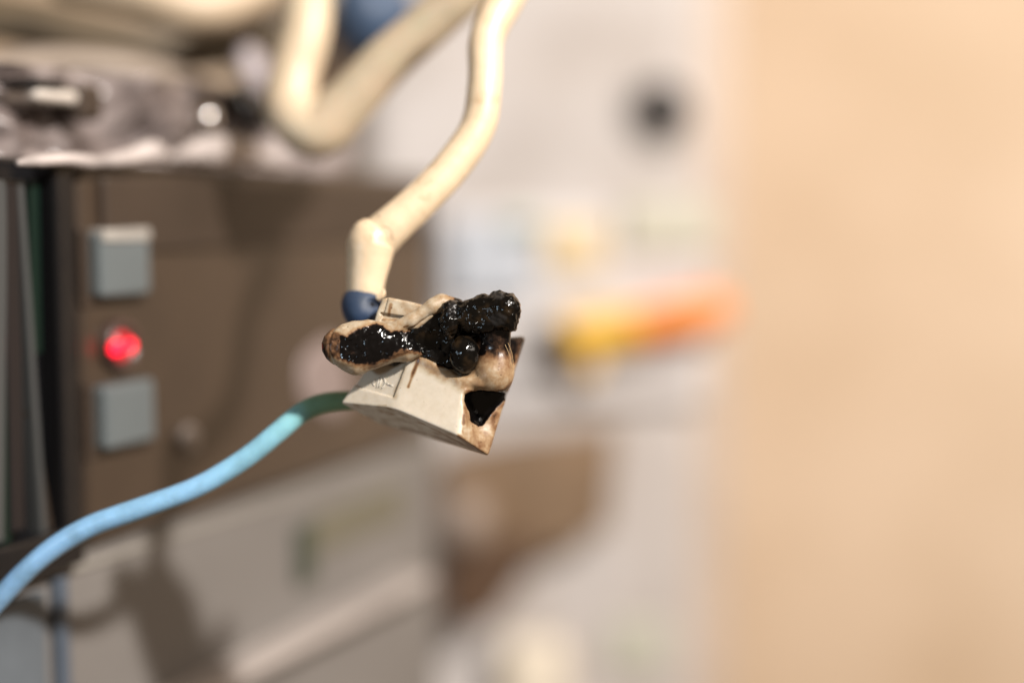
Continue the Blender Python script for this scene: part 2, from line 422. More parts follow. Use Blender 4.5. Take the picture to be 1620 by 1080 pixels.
# screw on the face and a pale plate standing in for glare
M_metal = mat('dull_metal', (0.45, 0.43, 0.42), 0.35, metal=0.7)
s_, z_ = SZ(300, 695, 0.5)
disc_lathe('screw', s_, z_, [(-0.5, 2.4), (0.8, 2.2), (1.2, 1.4), (1.3, 0.2)], mat('greyed_brown', (0.2, 0.17, 0.15), 0.4), mod)
s0, z0 = SZ(478, 545, 0.6); s1, z1 = SZ(560, 650, 0.6)
def blob_plate(name, cs, cz, rs, rz, n0, n1, m, parent, seed, k=44):
    rng = np.random.RandomState(seed); ph = rng.rand(4) * 6
    vs, fs = [], []
    prof = [(n0, 1.0), (n0 + (n1 - n0) * .6, 1.0), (n0 + (n1 - n0) * .9, .9), (n1, .7), (n1, .35), (n1, .01)]
    for n, q in prof:
        for i in range(k):
            a = 2 * math.pi * i / k
            w_ = 1 + .1 * math.sin(2 * a + ph[0]) + .07 * math.sin(3 * a + ph[1]) + .04 * math.sin(5 * a + ph[2])
            vs.append(A0 + ES * (cs + rs * q * w_ * math.cos(a)) + EN * n + EZ * (cz + rz * q * w_ * math.sin(a)))
    for i in range(len(prof) - 1):
        for j in range(k): fs.append((i * k + j, i * k + (j + 1) % k, (i + 1) * k + (j + 1) % k, (i + 1) * k + j))
    return obj(name, vs, fs, m, parent)
M_pale = mat('pale_pinkish_glare', (0.22, 0.175, 0.165), 0.5)
blob_plate('painted_glare', (s0 + s1) / 2, (z0 + z1) / 2, (s1 - s0) / 2, abs(z0 - z1) / 2, -0.3, 0.5, M_pale, mod, 3)  # soft glare on the module face, put in as a pale patch

# ---- black end cover on the left of the module, with ribs behind clear plastic, one painting a reflection
cov = empty('end_cover', A0 - ES * 10 + EZ * zb, 'black glossy heat sink cover with grey and green ribs and a painted pale reflection left of the brown module', 'cover')
box('back_plate', (-40, -26, zb - 0.5), (-0.4, -3.5, zt + 0.5), FR, M_black, cov, 0.6)
M_rib_sheen = mat('grey_rib_and_sheen', (0.075, 0.08, 0.082), 0.3, metal=0.3)
M_green = mat('dark_green', (0.004, 0.014, 0.010), 0.3)
M_plum = mat('dark_plum', (0.012, 0.010, 0.011), 0.35)
def bar(name, p0, p1, r, m, parent, n0=-3.6, n1=-1.2):
    """slanted flat bar on the device wall between two photo pixels"""
    a, b = SZ(*p0, n1), SZ(*p1, n1)
    vs = []
    for n in (n0, n1):
        for (s, z) in (a, b):
            for q in (-r, r): vs.append(A0 + ES * (s + q) + EN * n + EZ * z)
    fs = [(0, 1, 3, 2), (4, 6, 7, 5), (0, 4, 5, 1), (2, 3, 7, 6), (0, 2, 6, 4), (1, 5, 7, 3)]
    return bevel(obj(name, vs, fs, m, parent, smooth=False), 0.3)
bar('rib_and_sheen', (34, 285), (72, 850), 0.55, M_rib_sheen, cov)  # pale slanting reflection on the cover, built as a grey bar
bar('rib_and_sheen', (18, 285), (30, 840), 1.3, M_plum, cov)
bar('green_strip', (56, 285), (60, 560), 0.9, M_green, cov, -3.6, -1.6)
bar('green_strip', (3, 560), (6, 870), 1.5, M_green, cov, -3.6, -1.6)
bar('rib_and_sheen', (52, 650), (84, 860), 0.5, mat('brown_rib', (0.04, 0.028, 0.02), 0.4), cov, -3.6, -1.8)
bar('rib_and_sheen', (2, 285), (-4, 860), 1.3, M_rib_sheen, cov)
box('base_foot', (-40, -20, zb - 2.2), (-0.4, 0.5, zb + 3.2), FR, M_black, cov, 0.6)
box('front_edge', (-4.2, -3.5, zb), (-0.6, 0.3, zt + 0.2), FR, M_black, cov, 0.5)

# ---- lower grey panel with a ledge
pan = empty('lower_panel', A0 - EN * 6 + EZ * (zb - 60) + ES * 40, 'dusty grey enclosure panel under the brown module, a pale ledge along it', 'panel')
box('panel_face', (-26, -20, zb - 70), (SZ(690, 800, -3)[0], -3, zb - 0.6), FR, M_greypanel, pan, 0.6)
zl = SZ(380, 1075, 4)[1]
M_ledge = mat('pale_ledge', (0.40, 0.36, 0.34), 0.45, var=0.2)
box('ledge', (SZ(370, 1000, -3)[0] - 70, -4, zl - 1.6), (SZ(690, 960, 4)[0] , 3.6, zl + 0.8), FR, M_ledge, pan, 0.9)
M_dkgreen = mat('grey_green_slot', (0.045, 0.055, 0.04), 0.5)
s0, z0 = SZ(470, 835, -2.4); s1, z1 = SZ(500, 915, -2.4)
box('slot', (s0, -3.5, z1), (s1, -2.2, z0), FR, M_dkgreen, pan, 0.2)
M_olive = mat('olive_label', (0.14, 0.13, 0.095), 0.5, var=0.15, vscale=90)
s2, z2 = SZ(640, 885, -2.4)
box('label_plate', (s1, -3.5, z1 + 4), (s2, -2.4, z0 + 1), FR, M_olive, pan, 0.3)
box('seam', (SZ(105, 900, -2.7)[0] + 0.5, -3.5, zb - 4.2), (SZ(690, 800, -3)[0], -2.5, zb - 3.4), FR, mat('seam_light', (0.24, 0.225, 0.20), .5), pan, 0.2)
M_bluegrey = mat('blue_grey_edge', (0.07, 0.09, 0.12), 0.4)
sv = SZ(98, 950, -2)[0]
box('corner_edge', (sv - 1.2, -3.6, zb - 70), (sv + 1.2, -1.6, zb - 4), FR, M_bluegrey, pan, 0.4)
box('corner_plate', (-30, -3.6, zb - 70), (sv - 3.2, -2.0, zb - 5), FR, mat('blue_grey_plate', (0.11, 0.13, 0.15), 0.35, var=0.3, vscale=70), pan, 0.4)

# ---- crumpled grey plastic sheet above the module
def sheet(name, s0, s1, z0, z1, n0, amp, m, parent=None, seed=1, ns=110, nz=70, thick=0.35, cell=9.0):
    S, Zg = np.meshgrid(np.linspace(s0, s1, ns), np.linspace(z0, z1, nz), indexing='ij')
    N = n0 + amp * (vnoise(S, Zg, S * 0, cell, seed) + 0.5 * vnoise(S, Zg, S * 0 + 5, cell / 2.2, seed + 1) + 0.28 * vnoise(S, Zg, S * 0 + 9, cell / 5, seed + 2))
    vs = []
    for t in (0, -thick):
        vs.append((A0[None, None] + ES * S[..., None] + EN * (N + t)[..., None] + EZ * Zg[..., None]).reshape(-1, 3))
    vs = np.vstack(vs); n = ns * nz; fs = []
    I = np.arange(n).reshape(ns, nz)
    for i in range(ns - 1):
        for j in range(nz - 1):
            q = (I[i, j], I[i + 1, j], I[i + 1, j + 1], I[i, j + 1])
            fs.append(q); fs.append(tuple(x + n for x in q[::-1]))
    edge = [I[i, 0] for i in range(ns)] + [I[-1, j] for j in range(1, nz)] + [I[i, -1] for i in range(ns - 2, -1, -1)] + [I[0, j] for j in range(nz - 2, 0, -1)]
    for k in range(len(edge)):
        a, b = edge[k], edge[(k + 1) % len(edge)]
        fs.append((b, a, a + n, b + n))
    return obj(name, vs, [tuple(int(x) for x in f) for f in fs], m, parent)
M_crumple = mat('crumpled_grey', (0.36, 0.31, 0.30), 0.28, col2=(0.09, 0.07, 0.065), vscale=110, coat=0.3, bump=0.5, bscale=150)
zs0 = zt + 1
o = sheet('crumpled_sheet', -22, SZ(560, 200, -12)[0], zs0 - 1, SZ(100, 108, -12)[1], -12, 3.4, M_crumple, None, 4)
tag(o, 'crumpled grey plastic sheet lying along the top of the brown module', 'plastic sheet')
# bright melted trim along the module's top edge
M_trim = mat('pale_trim', (0.55, 0.49, 0.47), 0.4, var=0.45, vscale=160, bump=0.4, bscale=250)
tr = []
for i, (px, py, r) in enumerate([(28, 258, 5), (60, 254, 9), (110, 252, 9), (150, 256, 10), (200, 250, 12), (240, 240, 17), (268, 250, 8), (285, 246, 10), (330, 238, 21), (380, 240, 22), (425, 252, 12), (450, 258, 5)]):
    s, z = SZ(px, py, 2.0); q = A0 + ES * s + EZ * z + EN * 2.0
    dpt = np.dot(q - CAM, FWD) - DIST
    tr.append((*q, RP(r, dpt)))
t = tube('top_trim', tr, M_trim, mod, seg=24, n=8, wob=0.25, seed=4)
# small shining bead that blurs to a disc
sb, zb_ = SZ(327, 187, -2)
def ball(name, c, r, m, parent=None, seg=24):
    vs, fs = [], []
    for i in range(1, seg):
        t_ = math.pi * i / seg
        for j in range(seg * 2):
            a = math.pi * j / seg
            vs.append(c + r * np.array([math.sin(t_) * math.cos(a), math.sin(t_) * math.sin(a), math.cos(t_)]))
    n = seg * 2
    for i in range(seg - 2):
        for j in range(n): fs.append((i * n + j, (i + 1) * n + j, (i + 1) * n + (j + 1) % n, i * n + (j + 1) % n))
    fs.append(tuple(range(n))); fs.append(tuple(range((seg - 2) * n, (seg - 1) * n))[::-1])
    return obj(name, vs, fs, m, parent)
c_ = A0 + ES * sb + EZ * zb_ + EN * (-2.0)
o = ball('solder_bead', c_, 1.9, mat('bright_metal', (0.9, 0.88, 0.86), 0.22, metal=1.0)); tag(o, 'shiny metal bead on the grey sheet above the module', 'metal bead')

# dark clip with a pale rim on the sheet, black plug, pale stub
clip = empty('clip', A0 + ES * SZ(60, 150)[0] + EZ * SZ(60, 170)[1], 'dark green and pale clip on the grey sheet above the black cover', 'clip')
fbox('clip_top', 55, 122, 108, 136, -12, -5, M_black, clip, 0.5)
fbox('clip_rim', 58, 137, 128, 160, -12, -5.5, mat('pale_rim', (0.55, 0.5, 0.45), 0.3), clip, 1.0)
fbox('clip_block', 125, 130, 168, 190, -12, -6, M_brown2, clip, 1.2)  # dark brown block beside the rim
def px_ell(name, px, py, d, rx, ry, rd, m, parent=None, tilt=0.0):
    c = P(px, py, d); o_ = ball(name, np.zeros(3), 1.0, m, parent) if parent is None else ball(name, origin_of(parent), 1.0, m, parent)
    me = o_.data
    base = c - origin_of(o_)
    for v_ in me.vertices:
        q = np.array(v_.co) / MM - (np.array([0, 0, 1.0]) if parent is None else 0)
        a, b = q[0], q[2]
        x = RP(rx, d) * a; z = RP(ry, d) * b
        x, z = x * math.cos(tilt) - z * math.sin(tilt), x * math.sin(tilt) + z * math.cos(tilt)
        v_.co = Vector((base + RGT * x + FWD * (rd * q[1]) + UPV * z) * MM) if parent is not None else Vector((RGT * x + FWD * (rd * q[1]) + UPV * z) * MM)
    if parent is None: o_.location = Vector(c * MM)
    return o_
o = px_ell('black_plug', 395, 175, 78, 48, 36, 10, M_black, tilt=-0.5); tag(o, 'black rubber plug behind the bend of the looped cable', 'plug')
o = px_ell('cable_end', 402, 115, 90, 24, 42, 8, mat('pale_lilac', (0.42, 0.38, 0.40), 0.45), tilt=0.25); tag(o, 'pale lilac cable end sticking up behind the black plug', 'cable end')

# ------------------------------------------------------------------ thick cables across the top left
M_tan = mat('tan_cable', (0.36, 0.29, 0.23), 0.5, var=0.3)
M_dtan = mat('brown_cable', (0.12, 0.088, 0.052), 0.5, var=0.3)
def cable(name, pts, m, parent=None, **k):
    return tube(name, [(*P(x, y, d), RP(r, d)) for x, y, d, r in pts], m, parent, **k)
M_bgc = mat('cream_cable', (0.52, 0.41, 0.29), 0.45)
o = cable('thick_cable', [(100, -40, 75, 42), (220, -15, 75, 42), (320, 10, 78, 42), (420, -30, 85, 40), (500, -110, 90, 40)], M_bgc); tag(o, 'thick cream cable sagging into view at the top left corner', 'cable')
o = cable('thick_cable', [(-60, 20, 95, 40), (60, 40, 97, 42), (200, 70, 100, 40), (330, 75, 105, 38), (460, 40, 110, 36), (560, -40, 115, 36)], M_dtan); tag(o, 'brown cable running below the thick cream cable at top left', 'cable')
o = cable('thick_cable', [(-60, 120, 60, 22), (60, 98, 64, 22), (180, 104, 68, 20), (290, 128, 75, 18), (330, 150, 80, 14)], M_tan); tag(o, 'tan cable lying along the upper edge of the grey sheet', 'cable')

# dark blue plug body between the two arms of the looped cable
o = px_ell('blue_plug', 585, 25, 118, 75, 80, 12, mat('dark_blue', (0.05, 0.085, 0.15), 0.45)); tag(o, 'dark blue plug body between the arms of the looped cable', 'plug')

# ------------------------------------------------------------------ white switchgear behind on the right
FB = (np.zeros(3), RGT, np.array([0, 1.0, 0]), np.array([0, 0, 1.0]))
dB = 240
def bbox(name, x0, y0, x1, y1, d, thick, m, parent, bv=1.0):
    yy = P(900, 540, d)[1]
    a, b = PY(x0, y0, yy), PY(x1, y1, yy)
    return box(name, (a[0], yy, b[2]), (b[0], yy + thick, a[2]), FB, m, parent, bv)
bc = P(920, 1080, dB)
brk = empty('circuit_breaker', bc, 'large pale grey circuit breaker with a dark round hole, in front of the beige wall', 'circuit breaker')
bbox('body', 560, -160, 1100, 1300, dB, 60, M_white, brk, 8)
bbox('side_strip', 1092, -160, 1150, 1300, dB + 22, 30, mat('tan_grey', (0.56, 0.46, 0.38), 0.5, var=0.15, vscale=30), brk, 4)
bbox('raised_front', 690, 330, 1120, 640, dB - 5, 9, mat('pale_front', (0.60, 0.575, 0.57), 0.45), brk, 3)
bbox('bluish_cover', 705, 345, 850, 480, dB - 9, 8, mat('bluish_cover', (0.47, 0.50, 0.55), 0.4), brk, 3)
def rod(name, p0, p1, r0, r1, m, parent=None, seg=40, cap=True):
    return tube(name, [(*p0, r0), (*(p0 * .5 + p1 * .5), (r0 + r1) / 2), (*p1, r1)], m, parent, seg=seg, n=8, cap=False)
h0 = PY(1048, 172, P(900, 540, dB)[1] - 1.5); 
rod('terminal_hole', h0, h0 + np.array([0, 3.0, 0]), RP(42, dB), RP(42, dB), mat('matt_black', (0.012, 0.011, 0.011), 0.9), brk)
rod('terminal_collar', h0 + np.array([0, 0.6, 0]), h0 + np.array([0, 5.0, 0]), RP(60, dB), RP(60, dB), mat('collar_grey', (0.50, 0.46, 0.44), 0.5), brk)
bbox('yellow_label', 862, 355, 955, 425, dB - 8, 6, mat('pale_yellow', (0.70, 0.56, 0.34), 0.5), brk, 1)
bbox('green_label', 985, 320, 1130, 395, dB - 8, 5, mat('pale_green', (0.54, 0.53, 0.44), 0.5), brk, 1)
bbox('green_label', 800, 340, 850, 362, dB - 12, 5, mat('pale_green2', (0.42, 0.50, 0.42), 0.5), brk, 1)
bbox('green_label', 965, 985, 1055, 1060, dB - 2, 4, mat('pale_green3', (0.50, 0.50, 0.42), 0.5), brk, 1)
# toggle lever: yellow arm turning orange
dL = dB - 14
tg = cable('toggle_lever', [(880, 530, dL, 26), (900, 528, dL, 32), (960, 524, dL, 34), (1000, 518, dL, 34)], mat('yellow_plastic', (0.80, 0.48, 0.06), 0.6), brk)
cable('lever_grip', [(990, 520, dL, 32), (1060, 505, dL, 35), (1110, 494, dL, 34), (1145, 488, dL, 28)], mat('orange_plastic', (0.82, 0.28, 0.07), 0.6), tg)
cable('lever_pivot', [(868, 520, dL - 3, 22), (878, 530, dL - 3, 24), (884, 545, dL - 3, 20)], M_black, tg)
cable('lever_tail', [(925, 545, dL, 20), (930, 570, dL, 18), (934, 592, dL, 14)], mat('yellow_plastic2', (0.74, 0.48, 0.14), 0.6), tg)
# brown solid standing in for a shadow on the breaker
def prism(name, pts, d, thick, m, parent, bv=1.5):
    a = [PY(x, y, P(900, 540, d)[1]) for x, y in pts]; n = len(a)
    vs = a + [q + np.array([0, thick, 0]) for q in a]
    fs = [tuple(range(n)), tuple(range(n, 2 * n))[::-1]] + [(i, i + n, (i + 1) % n + n, (i + 1) % n) for i in range(n)]
    o_ = obj(name, vs, fs, m, parent, smooth=False); o_.data.flip_normals() if False else None
    return bevel(o_, bv)
br = empty('shadow_block', P(830, 950, dB - 12), 'brown angular solid standing in for a shadow on the pale breaker', 'shadow stand-in')
prism('shadow_plate', [(700, 722), (800, 700), (975, 680), (962, 838), (880, 872), (790, 892), (692, 905)], dB - 14, 10, mat('shadow_brown', (0.25, 0.165, 0.10), 0.5, var=0.3, vscale=60), br)
prism('lower_shadow', [(698, 872), (860, 850), (830, 915), (775, 990), (700, 985)], dB - 20, 8, mat('shadow_dark_brown', (0.09, 0.05, 0.028), 0.5), br)
o = px_ell('pale_shadow_gap', 735, 822, dB - 26, 40, 44, 6, mat('pale_shadow_gap', (0.27, 0.21, 0.17), 0.5), br)  # lighter patch inside the modelled shadow
bbox('light_cover', 790, 1015, 900, 1200, dB - 12, 10, mat('cream_cover', (0.72, 0.64, 0.52), 0.5), brk, 4)
# skirting conduit where breaker meets wall
o = cable('conduit', [(1110, 660, dB + 40, 28), (1118, 760, dB + 40, 30), (1112, 860, dB + 40, 30), (1095, 980, dB + 40, 26), (1090, 1150, dB + 40, 26)], mat('tan_conduit', (0.52, 0.36, 0.24), 0.6)); tag(o, 'tan conduit running down between the pale breaker and the beige wall', 'conduit')

# ------------------------------------------------------------------ cables in front
def sheath_mat(name, col, dirt):
    m = mat(name, col, 0.42, sss=0.15, bump=0.08, bscale=500)
    nt = m.node_tree; b = nt.nodes['Principled BSDF']
    tc = nt.nodes.new('ShaderNodeTexCoord')
    n = nt.nodes.new('ShaderNodeTexNoise'); n.inputs['Scale'].default_value = 190; n.inputs['Detail'].default_value = 8; n.inputs['Roughness'].default_value = .7
    nt.links.new(tc.outputs['Object'], n.inputs['Vector'])
    r = ramp(nt, [(0.28, dirt), (0.42, tuple(a * .8 + b_ * .2 for a, b_ in zip(col, dirt))), (0.6, col)])
    nt.links.new(n.outputs['Fac'], r.inputs[0]); nt.links.new(r.outputs[0], b.inputs['Base Color'])
    return m
M_cream = sheath_mat('cream_sheath', (0.69, 0.55, 0.38), (0.36, 0.24, 0.13))
M_cream2 = sheath_mat('cream_sheath_far', (0.56, 0.44, 0.31), (0.40, 0.42, 0.28))
loop = cable('looped_cable', [(478, -90, 48, 40), (486, -20, 46, 40), (484, 50, 44, 40), (466, 120, 43, 40), (462, 175, 42, 43), (500, 208, 41, 44), (548, 168, 40, 41), (612, 98, 38, 38), (680, 38, 36, 36), (740, -20, 34, 36), (800, -100, 33, 36)], M_cream2, n=20, seed=2, wob=0.01)
tag(loop, 'thick cream cable bent into a V loop above the brown module', 'cable')

main = empty('cream_cable', P(576, 470, 5), 'cream sheathed cable with a bent elbow and dark blue collar feeding the burnt connector', 'cable')
cable('upper_sheath', [(830, -70, 19, 33), (800, -5, 18, 31), (770, 60, 16, 28), (767, 130, 14, 27), (756, 200, 13, 28), (716, 262, 12, 29), (664, 318, 11, 30), (624, 354, 10.5, 31.5), (600, 376, 10.5, 34)], M_cream, main, n=20, seed=3, wob=0.012)
cable('lower_sheath', [(577, 466, 10, 28.5), (579, 440, 10, 31), (583, 412, 10, 35), (586, 390, 10, 38), (590, 377, 10, 36.5), (596, 368, 10, 32)], M_cream, main, n=16, seed=5, wob=0.004)
M_crease = mat('crease_brown', (0.22, 0.13, 0.07), 0.7)  # dark brown line drawn along the crease
cr = []
for k in range(9):
    a = -1.15 + k * 0.28
    base = np.array([612.0, 362.0]); ax_ = np.array([0.76, -0.65]); pr = np.array([0.65, 0.76])
    q = base + ax_ * (4 * math.sin(k * 1.7)) + pr * (30.5 * math.sin(a))
    cr.append((*P(q[0], q[1], 10.2 - RP(30.3) * math.cos(a)), 0.05 + 0.025 * math.sin(k * 2.3)))
tube('crease', cr, M_crease, main, seg=8, n=6, wob=0.3)
M_blue_d = mat('dark_blue_sleeve', (0.010, 0.030, 0.075), 0.6, col2=(0.03, 0.045, 0.075), vscale=300, bump=0.1)
cable('blue_collar', [(588, 502, 8, 20), (577, 496, 8.5, 30), (573, 483, 9.5, 33), (575, 472, 10, 30), (577, 466, 10, 25)], M_blue_d, main, n=10, seg=40)
# small burr at the sheath end
cable('sheath_scrap', [(598, 472, 6.5, 5), (606, 466, 6.3, 4), (607, 458, 6.2, 2)], M_cream, main, n=5, seg=12)

# blue wire: cool blue turning scorched green, with the connector's shadow darkened in
def wire_mat():
    m = mat('blue_insulation', (0.2, 0.45, 0.8), 0.38, sss=0.15, bump=0.1, bscale=400)
    nt = m.node_tree; b = nt.nodes['Principled BSDF']; L = nt.links.new
    at = nt.nodes.new('ShaderNodeAttribute'); at.attribute_name = 'along'
    r = ramp(nt, [(0.0, (0.22, 0.40, 0.66)), (0.55, (0.24, 0.46, 0.68)), (0.74, (0.24, 0.50, 0.62)), (0.81, (0.22, 0.48, 0.52)), (0.85, (0.15, 0.30, 0.215)), (0.92, (0.13, 0.24, 0.14)), (1.0, (0.16, 0.19, 0.10))])
    L(at.outputs['Fac'], r.inputs[0])
    tc = nt.nodes.new('ShaderNodeTexCoord'); n = nt.nodes.new('ShaderNodeTexNoise'); n.inputs['Scale'].default_value = 350; n.inputs['Detail'].default_value = 6
    L(tc.outputs['Object'], n.inputs['Vector'])
    g = ramp(nt, [(0.3, (0.78, 0.78, 0.75)), (0.55, (1, 1, 1))]); L(n.outputs['Fac'], g.inputs[0])
    mx = nt.nodes.new('ShaderNodeMixRGB'); mx.blend_type = 'MULTIPLY'; mx.inputs[0].default_value = 1
    L(r.outputs[0], mx.inputs[1]); L(g.outputs[0], mx.inputs[2]); L(mx.outputs[0], b.inputs['Base Color'])
    return m
o = cable('blue_wire', [(-130, 1086, 11, 16.5), (-60, 1010, 10.5, 16.5), (0, 945, 10, 16.5), (50, 894, 9, 16.5), (98, 857, 8.5, 17), (150, 829, 8, 17), (215, 806, 7.5, 17), (300, 775, 7.5, 16.5), (352, 748, 7.5, 16.5), (400, 716, 7.5, 16.5), (440, 683, 7.5, 16.5), (480, 651, 8, 16.5), (520, 636, 8.5, 16), (585, 632, 9, 15)], wire_mat(), n=24, wob=0.008)
tag(o, 'light blue insulated wire turning green where it enters the burnt connector', 'wire')

# ------------------------------------------------------------------ the burnt connector (1 unit = 1 photo px, w away from the lens)
conn = empty('burnt_connector', uvw_to_world([(680, 715, 20)])[0], 'small beige two-wire connector, melted and charred black on top, hanging in mid-air', 'wire connector')
Cc, TIP, Dd = (727, 688, -30), (770, 719, 2), (738, 600, -4)
INS = (680, 630, 60)
F_ = plane3(Cc, (622, 646, 8), (652, 560, 30), INS)
F2 = plane3((531, 638, 60), (622, 646, 8), (652, 560, 30), INS)
U_ = plane3(Cc, (622, 646, 8), TIP, INS)
U2 = plane3((531, 640, 60), (622, 646, 8), (590, 676, 112), INS)
E_ = plane3(Cc, TIP, Dd, INS)
wE = lambda u, v: E_[1][2] - (E_[0][0] * (u - E_[1][0]) + E_[0][1] * (v - E_[1][1])) / E_[0][2]
wF = lambda u, v: F_[1][2] - (F_[0][0] * (u - F_[1][0]) + F_[0][1] * (v - F_[1][1])) / F_[0][2]
wF2 = lambda u, v: F2[1][2] - (F2[0][0] * (u - F2[1][0]) + F2[0][1] * (v - F2[1][1])) / F2[0][2]
R_ = (np.array([0.950, 0.310, 0.02]), np.array([775, 714, 20.0])); R_[0][:] /= np.linalg.norm(R_[0])
D_ = plane3((590, 681, 115), (652, 695, 98), (774, 722, 10), INS)
B_ = plane3((590, 676, 118), (700, 700, 120), (834, 538, 165), INS)
L_ = plane3((531, 635, 58), (571, 575, 60), (580, 680, 112), INS)
T_ = (np.array([-0.13, -0.99, 0.0]), np.array([740, 542, 60.0]))
HOLE = [(734, 622), (745, 617), (775, 619), (797, 620), (803, 623), (795, 634), (783, 645), (772, 660), (763, 673), (757, 674), (748, 667), (738, 648), (733, 634)]
REC = [(548, 606), (566, 588), (600, 572), (636, 566), (641, 574), (621, 629), (600, 624), (566, 616)]

def box_sdf(p):
    d = None
    def half(pl):
        n, a = pl
        return n[0] * (p[0] - a[0]) + n[1] * (p[1] - a[1]) + n[2] * (p[2] - a[2])
    for pl, k in ((F_, 3), (F2, 2.5), (E_, 7), (B_, 5), (R_, 4), (D_, 4), (L_, 5), (T_, 12)):
        e = half(pl)
        d = e if d is None else smax(d, e, k)
    d = smax(d, smin(half(U_), half(U2), 4), 3.5)            # the underside bends downwards towards the right
    return d
def housing(p):
    u, v, w_ = p
    d = box_sdf(p)
    # the upper half has melted away: slope down behind the lower rim
    cut = poly2(u, v, [(600, 500), (642, 552), (668, 566), (700, 588), (724, 600), (765, 590), (800, 530), (812, 500), (700, 400), (600, 400)])
    d = smax(d, -(cut + 1), 5)
    # right plate keeps its height, thin
    # melted hump and neck
    h = ell(p, (779, 593, 30), (35, 37, 42))
    h = smin(h, seg3(p, (784, 575, 28), (790, 515, 18), 23, 19), 14)
    h = smin(h, seg3(p, (765, 545, 34), (775, 515, 22), 22, 20), 14)
    h = smin(h, seg3(p, (745, 600, 20), (715, 592, 22), 12, 8), 12)
    d = smin(d, h, 9)
    d = smax(d, R_[0][0] * (u - 775) + R_[0][1] * (v - 714) + R_[0][2] * (w_ - 20), 4)
    # melted lip along the burnt edge
    lip = seg3(p, (650, 560, 32), (700, 588, 18), 5.5, 6)
    lip = smin(lip, seg3(p, (700, 588, 16), (728, 603, 6), 6, 7.5), 6)
    lip = smin(lip, seg3(p, (728, 603, 6), (756, 606, 2), 7.5, 8), 6)
    d = smin(d, lip + 0.8 * vnoise(u, v, w_, 9, 3), 7)
    # recess with its lettering
    rec = np.maximum(poly2(u, v, REC), -(w_ - (wF2(u, v) - 20)))
    ddep = (w_ - wF2(u, v))
    d = smax(d, -np.maximum(rec, ddep - 4.5), 1.2)
    # groove between cover and body
    # triangular burnt-out hole
    hole = poly2(u - 0.10 * (w_ - 10), v, HOLE)
    d = smax(d, -np.maximum(hole + 2.5, w_ - 75), 6)
    # dent under the hole
    d = smax(d, -ell(p, (770, 664, wE(770, 664) - 30), (26, 30, 32)), 8)
    d = d + 1.0 * vnoise(u, v, w_, 26, 5) * np.clip((u - 690) / 60, 0, 1) + 0.35 * vnoise(u, v, w_, 7, 6) * np.clip((u - 700) / 50, 0.1, 1)
    return d
H = 1.5
pos, fc = nets(housing, (496, 480, -60), (850, 744, 175), H)
u, v, w_ = pos.T
nz1 = vnoise(u, v, w_, 14, 11); nz2 = vnoise(u, v, w_, 5, 12)
def near(pts, r, width=None):
    """closeness (1..0) to a poly-line in u,v"""
    d = np.full(u.shape, 1e9)
    for (a, b) in zip(pts[:-1], pts[1:]):
        d = np.minimum(d, np.maximum(seg3((u, v, u * 0), (*a, 0), (*b, 0), 0, 0), 0))
    return 1 - sstep(0, r, d + nz1 * r * 0.25)
burn = 0.05 + 0.03 * nz1
burn = np.maximum(burn, (0.42 + 0.10 * nz1 + 0.08 * nz2) * sstep(722, 742, u + 6 * nz1) )            # tan end face
burn = np.maximum(burn, 0.34 * near([(648, 556), (700, 590), (728, 604), (745, 620)], 24))
burn = np.maximum(burn, 0.22 * near([(640, 572), (622, 628)], 9))
burn = np.maximum(burn, 0.58 * near([(661, 568), (653, 588), (645, 612)], 5.5))
burn = np.maximum(burn, (0.46 + 0.10 * nz2) * near([(728, 690), (748, 706), (772, 716)], 10))
burn = np.maximum(burn, 0.60 * near([(684, 694), (722, 706)], 4))
burn = np.maximum(burn, 0.52 * near([(625, 683), (668, 692)], 3.5))
burn = np.maximum(burn, 0.50 * near([(700, 688), (742, 708), (770, 716)], 5))
burn = np.maximum(burn, 0.55 * near([(735, 655), (734, 668)], 6))
und = sstep(0, 6, -(wF(u, v) - w_) - 6) * (v > 640)
burn = np.maximum(burn, 0.20 + 0.16 * nz1 + 0.08 * nz2 + 0.10 * sstep(640, 760, u) - 1.0 * (v < 640) - 1.0 * ((w_ - wF(u, v)) < 4))
# hump: honey coloured, darker upwards to black
hump = sstep(700, 760, u) * (1 - sstep(612, 624, v))
top = sstep(586, 536, v + 5 * nz1 + 0.10 * (790 - u))
burn = np.where(hump > 0.5, 0.36 + 0.04 * nz1 + 0.04 * nz2 + 0.46 * top, burn)
burn = np.maximum(burn, 0.95 * sstep(770, 745, u) * sstep(588, 572, v + 3 * nz2) * (u > 690))
burn = np.maximum(burn, 0.9 * near([(812, 540), (814, 556), (811, 572)], 7) * (w_ > 15))  # gap between neck and plate, its dark put into the colour
burn = np.maximum(burn, 0.72 * near([(775, 622), (800, 620), (812, 606)], 10))
burn = np.maximum(burn, 0.55 * near([(797, 640), (785, 650)], 7))
burn = np.maximum(burn, 1.0 * near([(764, 556), (762, 530), (780, 522)], 13))
burn = np.maximum(burn, 0.45 * near([(834, 540), (776, 712)], 8))
ih = poly2(u - 0.10 * (w_ - 10), v, HOLE)
burn = np.where((ih < 1) & (w_ > np.minimum(wE(u, v), wF(u, v) + 10) + 10 + 0 * u), 1.0, burn)  # dark of the hollow put into the colour inside the hole
obj('housing', uvw_to_world(pos), fc, M_burn, conn, attrs={'burn': np.clip(burn, 0, 1)})

